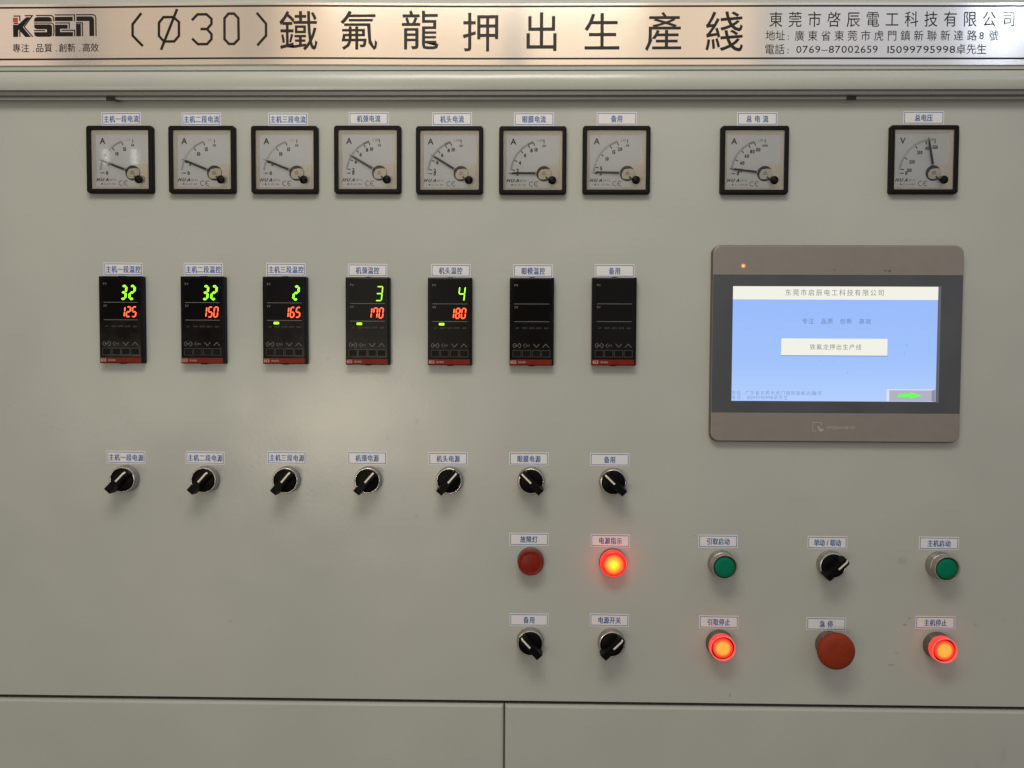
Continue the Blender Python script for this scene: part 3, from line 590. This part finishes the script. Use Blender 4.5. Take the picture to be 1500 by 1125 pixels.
    part('screw_slot', lambda: MB().box(-3.2, 3.2, -0.3, 0.3, 7.06, 7.16), M_inner, ad, 'm_slot').matrix_basis = Matrix.Translation(P(20.9, -21.6)) @ Matrix.Rotation(R(35+needle), 4, 'Y')
def frange(marks, per, start=0):
    out_ = []
    for (a, _), (b, _) in zip(marks[start:], marks[start+1:]):
        out_ += [a+(b-a)*k/per for k in range(per)]
    return out_+[marks[-1][0]]
m15 = [(0, '0'), (20.3, '5'), (50, '10'), (70.2, '15')]; m10 = [(0, '0'), (7, '2'), (24.3, '4'), (44.3, '6'), (60.8, '8'), (71, '10')]
m20 = [(0, '0'), (11.2, '5'), (35.9, '10'), (57.6, '15'), (72, '20')]; m100 = [(0, '0'), (7.5, '20'), (24.9, '40'), (44.2, '60'), (60, '80'), (71, '100')]
m500 = [(0, '0'), (7, '100'), (28, '200'), (56, '300'), (75.5, '400'), (92, '500')]
f15 = [6+14.3*k/8 for k in range(8)]+frange(m15[1:3], 11)+frange(m15[2:], 14)+[0, 80, 84, 90]
f10 = frange(m10, 11, 1)+[0, 79, 82.5, 84.5, 86.5, 88.5, 90]; f20 = frange(m20, 10, 1)+[5, 6.5, 8, 9.5, 0, 80, 83, 85, 87, 90]; f100 = frange(m100, 10, 1)+[0, 79, 82, 84, 86, 90]
f500 = frange(m500, 10, 1)+[0]
MX = [-440.5, -350.9, -261.0, -171.0, -82.5, 7.1, 96.9, 244.3]; MZ = [210.7, 210.6, 210.5, 210.7, 210.1, 210.0, 210.4, 210.4]
spec = [('A', m15, '30', (f15, 2.2), 20.9, '15A', 'leftmost square ammeter, its glass mirroring a barred window'),
        ('A', m15, '30', (f15, 2.2), 22.3, '15A', 'second square ammeter from the left, needle just past 5'),
        ('A', m15, '30', (f15, 2.2), 22.0, '15A', 'third square ammeter from the left, needle just past 5'),
        ('A', m10, '20', (f10, 2.4), 30.6, '10A', 'fourth square ammeter from the left, needle between 4 and 6'),
        ('A', m10, '20', (f10, 2.4), 31.3, '10A', 'fifth square ammeter from the left, needle between 4 and 6'),
        ('A', m10, '20', (f10, 2.4), 0.5, '10A', 'square ammeter marked up to ten with its needle resting at zero'),
        ('A', m20, '40', (f20, 2.4), 1.5, '20A', 'square ammeter marked up to twenty with its needle resting at zero'),
        ('A', m100, '200', (f100, 2.4), 7.4, '100/5A', 'square ammeter marked up to one hundred standing apart above the touch screen')]
for x, z, s_ in zip(MX, MZ, spec): meter(x, z, *s_)
meter(423.9, 211.0, 'V', m500, None, (f500, 2.4), 79.6, '500V', 'black framed square voltmeter marked V with its needle near 400', 'voltmeter', None)

# ------------------------------------------------------------------ temperature controllers
SEG = {'a': [(0.0, 1), (1, 1)], 'b': [(1, 1), (1, .5)], 'c': [(1, .5), (1, 0)], 'd': [(0, 0), (1, 0)], 'e': [(0, 0), (0, .5)], 'f': [(0, .5), (0, 1)], 'g': [(0, .5), (1, .5)]}
DIG = {'0': 'abcdef', '1': 'bc', '2': 'abged', '3': 'abgcd', '4': 'fgbc', '5': 'afgcd', '6': 'afgedc', '7': 'fabc', '8': 'abcdefg'}
def digit(ch, w, hh, th):
    s = MB(); slant = 0.11; g = 0.16*th
    for q in DIG[ch]:
        (x0, z0), (x1, z1) = [(a*(w-th)+th/2, b*(hh-th)+th/2) for a, b in SEG[q]]
        if x0 == x1:
            if z0 > z1: z0, z1 = z1, z0
            pts = [(x0-th/2, z0+th/2+g), (x0, z0+g), (x0+th/2, z0+th/2+g), (x0+th/2, z1-th/2-g), (x0, z1-g), (x0-th/2, z1-th/2-g)]
        else: pts = [(x0+g, z0), (x0+th/2+g, z0-th/2), (x1-th/2-g, z0-th/2), (x1-g, z0), (x1-th/2-g, z0+th/2), (x0+th/2+g, z0+th/2)]
        s.flat([(x+slant*z, z) for x, z in pts], 0)
    return s
def controller(x, z, pv, sv, out1, thick, label):
    t = thing('temperature_controller', label, 'temperature controller', x, z, 'black temperature controllers in the second row')
    part('housing', lambda: MB().prism(rrect(-23.9, 23.9, -47.3, 47.3, 0.8, 2), 0.05, 8.0, 0.5), M_ctlbody, t, 'c_body')
    for s_ in (1, -1): part('snap_tab', MB().box(-3, 3, min(47*s_, 48*s_), max(47*s_, 48*s_), 2.5, 6.4, 0.1), M_ctlbody, t)
    part('faceplate', lambda: MB().prism(rrect(-23.2, 21.8, -40.2, 46.4, 0.5, 2), 7.6, 8.3, 0.2), M_ctlface, t, 'c_face')
    for z0, z1, nm in ((20.2, 44.3, 'w1'), (1.2, 18.2, 'w2')): part('display_window', MB().quad(-19.8, 19.0, z0, z1, 8.42), M_ctlwin, t)
    for z0 in (19.0, 0.0): part('divider_line', lambda z0=z0: MB().quad(-18.8, 18.8, z0-0.22, z0+0.22, 8.45), M_ctlline, t, 'c_line%g' % z0)
    def letters():
        s = MB(); latin(s, 'PV', -16.8, 39.0, 3.5, 8.55, 0.0); latin(s, 'SV', -16.8, 15.4, 3.5, 8.55, 0.0); return s
    part('display_lettering', letters, M_ctlline, t, 'c_pvsv')
    def outs():
        s = MB()
        for cx_, w_ in ((-15.5, 'AT'), (-7.7, 'OUT1'), (0, 'OUT2'), (7.6, 'OUT3'), (15.4, 'ALM')): latin(s, w_, cx_, -7.0, 2.3, 8.45, 0.0)
        return s
    part('output_lettering', outs, M_ctlline2, t, 'c_outs')
    def syms():
        s = MB(); h = 8.45; zc = -25.8
        for sg in (-1, 1):
            s.stroke([(-15.8+sg*(1.6+2.6*math.sin(R(a))), zc+2.4*math.cos(R(a))) for a in range(0, 181, 20)], 0.42, h)
        latin(s, 'SET', -15.8, zc, 2.6, h, 0.02)
        s.stroke([(-6.6, zc+2.2), (-8.9, zc), (-6.6, zc-2.2)], 0.34, h); latin(s, 'R/S', -4.0, zc, 2.6, h, 0.0)
        s.stroke([(1.7, zc+1.9), (5.1, zc-1.7), (8.5, zc+1.9)], 0.45, h); s.stroke([(11.9, zc-1.9), (15.3, zc+1.7), (18.7, zc-1.9)], 0.45, h); return s
    part('key_symbols', syms, M_ctlline, t, 'c_syms')
    for cx_ in (-15.8, -5.4, 5.0, 15.3):
        k = part('key', lambda: MB().box(-3.9, 3.9, -3.1, 3.1, 8.1, 8.75, 0.25), M_ctlbody, t, 'c_key', at=(cx_, -34.4, 0))
        part('key_outline', lambda: MB().stroke([(-4.4, -3.6), (4.4, -3.6), (4.4, 3.6), (-4.4, 3.6)], 0.26, 8.5, True), M_ctlline2, k, 'c_keyo')
    st = part('brand_strip', lambda: MB().prism([(-23.3, -46.5), (21.9, -46.5), (21.9, -41.0), (-23.3, -41.0)], 7.6, 8.35, 0.15), M_ctlred, t, 'c_strip')
    def brand():
        s = MB(); s.ring([(-22.2, -45.5), (-17.2, -45.5), (-17.2, -42.0), (-22.2, -42.0)], [(-21.9, -45.2), (-17.5, -45.2), (-17.5, -42.3), (-21.9, -42.3)], 8.40, 8.45)
        latin(s, 'RKC', -19.7, -43.8, 2.8, 8.45, 0.03); latin(s, 'RS400', -10.3, -43.8, 2.9, 8.45, 0.0); return s
    part('brand_lettering', brand, M_chip, st, 'c_brand')
    if pv:
        w, hh = 7.2, 16.2
        for i, ch in enumerate(reversed(pv)):
            part('digit', lambda ch=ch, th=thick: digit(ch, 7.2, 16.2, th), M_green_led if thick > 1.5 else M_green_led2, t, 'dg%s%g' % (ch, thick), at=(8.4-9.2*i, 21.6, 8.55))
    if sv:
        for i, ch in enumerate(reversed(sv)):
            part('digit', lambda ch=ch: digit(ch, 5.2, 11.8, 1.3), M_red_led, t, 'dr%s' % ch, at=(11.6-6.2*i, 2.9, 8.55))
    if out1: part('output_light', lambda: MB().prism(rrect(-11.8, -5.9, -4.2, -1.6, 0.8, 2), 8.35, 8.55), M_green_led2, t, 'c_o1')
CX = [-440.0, -350.5, -261.0, -170.7, -81.5, 7.0, 95.7]; CZ = [37.1, 37.1, 37.1, 36.7, 36.6, 36.8, 37.2]
cs = [('32', '125', False, 2.35, 'black controller showing a green 32 above the red set value 125'), ('32', '150', False, 2.35, 'black controller showing the red set value 150 below a green 32'),
      ('2', '165', True, 2.35, 'black controller showing a single green 2 above red 165'), ('3', '170', True, 1.2, 'black controller showing a thin green three above red 170'),
      ('4', '180', True, 1.2, 'black controller showing a thin green four above red 180'), ('', '', False, 0, 'blank unlit black controller, sixth from the left in its row'), ('', '', False, 0, 'blank unlit black controller at the right end of its row')]
for x, z, c in zip(CX, CZ, cs): controller(x, z, *c)

# ------------------------------------------------------------------ rotary switches
def switch(x, z, ang, label, group='black rotary switches'):
    t = thing('rotary_switch', label, 'rotary switch', x, z, group)
    part('collar', lambda: MB().lathe([(14.7, 0.05), (14.9, 1.0), (14.8, 2.2), (14.5, 2.6), (14.5, 8.4), (14.3, 9.2), (13.8, 9.8)], 56, cap=False), M_chrome, t, 's_collar')
    part('rim', lambda: MB().lathe([(13.8, 9.8), (13.3, 10.1), (12.8, 10.0), (12.5, 9.5), (12.4, 8.0)], 56, cap=False), M_rim, t, 's_rim')
    k = part('knob', lambda: MB().lathe([(12.3, 7.5), (12.3, 9.6), (12.0, 10.3), (11.4, 10.6), (0, 10.6)], 56), M_knob, t, 's_knob')
    k.rotation_euler = (0, R(ang), 0)
    def grip():                                   # pointer end at +z; profile along z extruded across x with tapered flanks
        s = MB(); top = [(-15.2, 10.2, 4.5), (-15.4, 20.5, 4.0), (-14.6, 23.2, 3.7), (-12.5, 24.0, 3.6), (11.8, 24.0, 3.6), (14.2, 21.0, 3.8), (14.6, 16.0, 4.1), (12.6, 10.2, 4.6)]
        lo = [s.pt(-w_-0.0, z_, h_) for z_, h_, w_ in top]; hi = [s.pt(w_, z_, h_) for z_, h_, w_ in top]
        for i in range(len(top)-1): s.face((hi[i], hi[i+1], lo[i+1], lo[i]))
        s.face(lo); s.face(hi[::-1]); return s
    gr_ = part('grip', grip, M_knob, k, 's_grip')
    bv = gr_.modifiers.new('soft', 'BEVEL'); bv.width = 0.0005; bv.segments = 2; bv.limit_method = 'ANGLE'
    def line():
        s = MB(); A_ = [(0.3, 24.12), (11.9, 24.12), (14.0, 21.5)]
        a = [s.pt(-0.95, z_, h_) for z_, h_ in A_]; b = [s.pt(0.95, z_, h_) for z_, h_ in A_]
        for i in range(2): s.face((a[i], b[i], b[i+1], a[i+1]))
        return s
    part('pointer_line', line, M_white, k, 's_line')
SX = [-440.3, -350.9, -261.1, -171.1, -81.9, 7.2, 96.4]; SZ = [-137.5, -137.6, -137.3, -136.8, -136.5, -136.2, -136.6]
names = ['主机一段电源', '主机二段电源', '主机三段电源', '机颈电源', '机头电源', '眼膜电源', '备用']
for i in range(7):
    switch(SX[i], SZ[i], [44, 42, 40, 41, 41, -45, -46][i], '%s black rotary switch from the left in the row of seven, line pointing up %s' % (ORD[i], 'right' if i < 5 else 'left'))
switch(7.3, -314.3, -43, 'black rotary switch turned up left, below the unlit dark red lamp'); switch(96.5, -314.5, 46, 'black rotary switch turned up right, below the glowing red indicator lamp')
switch(334.5, -225.8, 47, 'black rotary switch between the two green buttons')

# ------------------------------------------------------------------ lamps and buttons
def lamp(x, z, lit, label):
    t = thing('indicator_lamp', label, 'indicator lamp', x, z, 'round red indicator lamps')
    part('collar', lambda: MB().lathe([(14.5, 0.05), (14.7, 1.0), (14.6, 3.0), (14.2, 5.0), (13.6, 5.4)], 56, cap=False), M_collar_dark, t, 'l_collar')
    if lit:
        part('lens_side', lambda: MB().lathe([(13.7, 4.6), (13.9, 11.6), (13.6, 12.8)], 56, cap=False), L_side, t, 'l_side1')
        part('lens', lambda: MB().lathe([(13.6, 12.8), (13.0, 13.4), (10.6, 13.7), (10.4, 13.4), (8.5, 14.4), (6, 15.3), (3, 15.9), (0, 16.1)], 56), L_power, t, 'l_lens1')
    else:
        part('lens', lambda: MB().lathe([(13.7, 4.6), (13.9, 11.8), (13.5, 12.9), (12.6, 13.4), (12.3, 13.2), (9, 13.9), (5, 14.4), (0, 14.6)], 56), M_redlens, t, 'l_lens0')
lamp(7.3, -224.8, False, 'unlit dark red indicator lamp under the 故障灯 sticker'); lamp(97.1, -225.2, True, 'glowing red indicator lamp with a yellow centre')
def button(x, z, lit, label):
    t = thing('push_button', label, 'push button', x, z, 'glowing red push buttons' if lit else 'green push buttons')
    part('collar', lambda: MB().lathe([(14.7, 0.05), (14.9, 1.0), (14.8, 2.2), (14.4, 2.6), (14.4, 9.6), (14.0, 10.2), (13.2, 10.4)], 56, cap=False), M_chrome if not lit else M_collar_dark, t, 'b_collar%d' % lit)
    part('guard', lambda: MB().lathe([(13.6, 10.2), (13.7, 11.0), (13.7, 17.6)], 56, cap=False), L_guard if lit else M_guard, t, 'b_guard%d' % lit)
    part('guard_rim', lambda: MB().lathe([(13.7, 17.6), (13.4, 18.2), (12.7, 18.2), (12.4, 17.8), (12.3, 15.0)], 56, cap=False), L_guard2 if lit else M_guard, t, 'b_grim%d' % lit)
    part('gap_ring', lambda: MB().lathe([(12.4, 15.0), (10.8, 15.0)], 48, cap=False), M_black, t, 'b_gap')
    part('button_cap', lambda: MB().lathe([(10.9, 14.6), (10.9, 16.5), (10.5, 16.9), (5, 17.0), (0, 17.0)], 56), L_stop if lit else M_green, t, 'b_cap%d' % lit)
button(216.0, -226.2, False, 'green push button below the lower left corner of the touch screen'); button(452.6, -225.8, False, 'green push button below the right end of the touch screen')
button(215.2, -314.6, True, 'glowing red push button left of the red mushroom button'); button(452.2, -314.4, True, 'glowing red push button right of the red mushroom button')
t = thing('emergency_stop_button', 'large red mushroom emergency stop button under the 急停 sticker', 'emergency stop', 334.8, -314.6)
part('collar', MB().lathe([(14.7, 0.05), (14.9, 1.0), (14.8, 2.2), (14.4, 2.6), (14.4, 10.5), (13.8, 11.2), (10, 11.4)], 56, cap=False), M_collar_dark, t)
part('neck', MB().lathe([(10.5, 11.0), (10.0, 13.0), (12.5, 17.0)], 48, cap=False), M_black, t)
part('mushroom_head', MB().lathe([(12.0, 16.6), (17.5, 17.0), (19.4, 18.2), (20.0, 20.2), (19.7, 22.6), (18.4, 24.6), (15.5, 26.0), (11, 26.9), (6, 27.3), (0, 27.4)], 72), M_estop, t)

# ------------------------------------------------------------------ touch screen
t = thing('touch_screen', 'grey brown touch screen with a lit blue display showing Chinese text', 'touch screen', 334.5, 14.0)
OX, OZ = 334.5, 14.0
def tq(x0, x1, z0, z1, h): return MB().quad(x0-OX, x1-OX, z0-OZ, z1-OZ, h)
part('rear_rim', MB().prism(rrect(-134.2, 134.2, -106.0, 106.0, 9.5, 8), 0.05, 4.6, 0.6), M_hmiedge, t)
part('front_frame', MB().prism(rrect(-133.2, 133.2, -105.0, 105.2, 8.6, 8), 4.4, 7.0, 0.9), M_hmi, t)
part('screen_border', MB().box(-132.9, 132.6, -60.1-OZ, 88.2-OZ, 6.0, 7.12, 0.05), M_band, t)
lcd = part('display', tq(222.8, 441.0, -47.4, 75.7, 7.3), S_blue, t)
part('display_edge', tq(441.1, 444.2, -48.2, 76.0, 7.24), M_edge_lcd, t)
part('title_bar', tq(222.8, 441.0, 61.6, 75.7, 7.42), S_cream, lcd); part('text_box', tq(275.2, 388.4, 1.9, 20.0, 7.42), S_cream, lcd)
part('text_box_shadow', tq(275.2, 388.9, 1.2, 1.9, 7.42), S_text2, lcd)
def tx(body, cx_, cz_, pitch, s1, s2, mat, bold=0.0, h=7.54):
    mb = MB(); cjk(mb, body, cx_-OX, cz_-OZ, pitch, s1, s2, h, bold); part('screen_lettering', mb, mat, lcd)
tx('东莞市启辰电工科技有限公司', 331.0, 69.2, 8.22, 7.0, 7.4, S_text)
tx('专注 品质 创新 高效', 333.6, 38.6, 6.75, 6.1, 6.4, S_text2); tx('铁氟龙押出生产线', 333.2, 11.0, 7.0, 6.2, 6.6, S_text)
mb = MB(); cjk(mb, '地址', 227.6-OX, -38.6-OZ, 5.6, 4.8, 4.9, 7.42); cjk(mb, '广东省东莞市虎门镇新联新达路', 275.0-OX, -38.9-OZ, 5.45, 4.7, 4.9, 7.42); latin(mb, ':', 235.0-OX, -39.4-OZ, 5, 7.42); latin(mb, '8', 312.6-OX, -39.0-OZ, 5, 7.42); cjk(mb, '号', 317.2-OX, -38.9-OZ, 5, 4.7, 4.9, 7.42)
cjk(mb, '电话', 227.6-OX, -43.7-OZ, 5.6, 4.8, 4.9, 7.42); latin(mb, ':', 235.0-OX, -44.3-OZ, 5, 7.42); latin(mb, '15099795998', 253.4-OX, -43.8-OZ, 5.0, 7.42, width=27.5); cjk(mb, '卓先生', 275.6-OX, -43.7-OZ, 5.4, 4.7, 4.9, 7.42)
part('screen_lettering', mb, S_text3, lcd)
key = part('next_key', tq(391.5, 436.6, -46.6, -35.2, 7.42), S_btn, lcd)
part('key_light_edge', MB().flat([(388.6-OX, -47.2-OZ), (391.5-OX, -46.6-OZ), (391.5-OX, -35.2-OZ), (388.6-OX, -34.0-OZ)], 7.42), S_btnl, lcd)
part('key_light_edge', MB().flat([(391.5-OX, -35.2-OZ), (436.6-OX, -35.2-OZ), (440.6-OX, -34.0-OZ), (388.6-OX, -34.0-OZ)], 7.42), S_btnl, lcd)
part('key_dark_edge', MB().flat([(436.6-OX, -46.6-OZ), (440.6-OX, -47.3-OZ), (440.6-OX, -34.0-OZ), (436.6-OX, -35.2-OZ)], 7.42), S_btnd, lcd)
part('arrow', MB().flat([(401.0-OX, -42.3-OZ), (413.5-OX, -42.3-OZ), (413.5-OX, -44.3-OZ), (426.2-OX, -40.7-OZ), (413.5-OX, -37.3-OZ), (413.5-OX, -39.0-OZ), (401.0-OX, -39.0-OZ)], 7.54), S_arrow, lcd)
ld = part('status_light', MB().lathe([(2.2, 6.9), (2.2, 7.3), (1.2, 7.4), (1.1, 7.2)], 24, 233.4-OX, 97.4-OZ, cap=False), M_orange, t)
part('light_core', MB().lathe([(1.15, 7.1), (1.1, 7.2)], 16, 233.4-OX, 97.4-OZ), M_orange2, ld)
mb = MB(); lx0, lz0 = 310.6-OX, -79.6-OZ
mb.stroke([(lx0+5.0, lz0), (lx0, lz0), (lx0, lz0+9.2), (lx0+9.4, lz0+9.2), (lx0+9.4, lz0+4.6)], 0.7, 7.12)
mb.flat([(lx0+4.6, lz0+5.4), (lx0+6.2, lz0+5.6), (lx0+8.4, lz0+2.9), (lx0+12.0, lz0+2.4), (lx0+11.4, lz0+0.2), (lx0+8.6, lz0-1.0), (lx0+6.6, lz0+0.4), (lx0+6.0, lz0+2.4)], 7.12)
latin(mb, 'WEINVIEW', 340.6-OX, -75.9-OZ, 4.6, 7.12, 0.02, width=31.5)
part('maker_logo', mb, M_hmilogo, t)
mb = MB()
random.seed(3)
for cx_, cz_, r_ in ((330.5, 93.2, 1.6), (389.0, 92.6, 2.6), (384.6, 92.9, 1.7), (303, 82.6, .5), (327.6, 80.0, .6), (334, 79.8, .4), (305, 81.8, .5), (345, 79.6, .5), (338.6, 63.4, .7), (406.5, 4.2, 1.3), (409, 13.6, 1.4), (317, -3.6, .9), (331.6, -4.6, 1.1), (346.6, -16.6, 1.4), (314, -17, .5), (329, -7, .7), (402, -6, .8)):
    mb.flat([(a-OX, b-OZ) for a, b in circle(r_*(0.28 if cz_ < 78 else 0.5), 7, cx_, cz_)], 7.62 if cz_ < 78 else 7.2)
part('dust_specks', mb, M_dust, t, kind='stuff')
COL.objects.unlink(_fo); bpy.data.objects.remove(_fo); bpy.data.curves.remove(_fc)
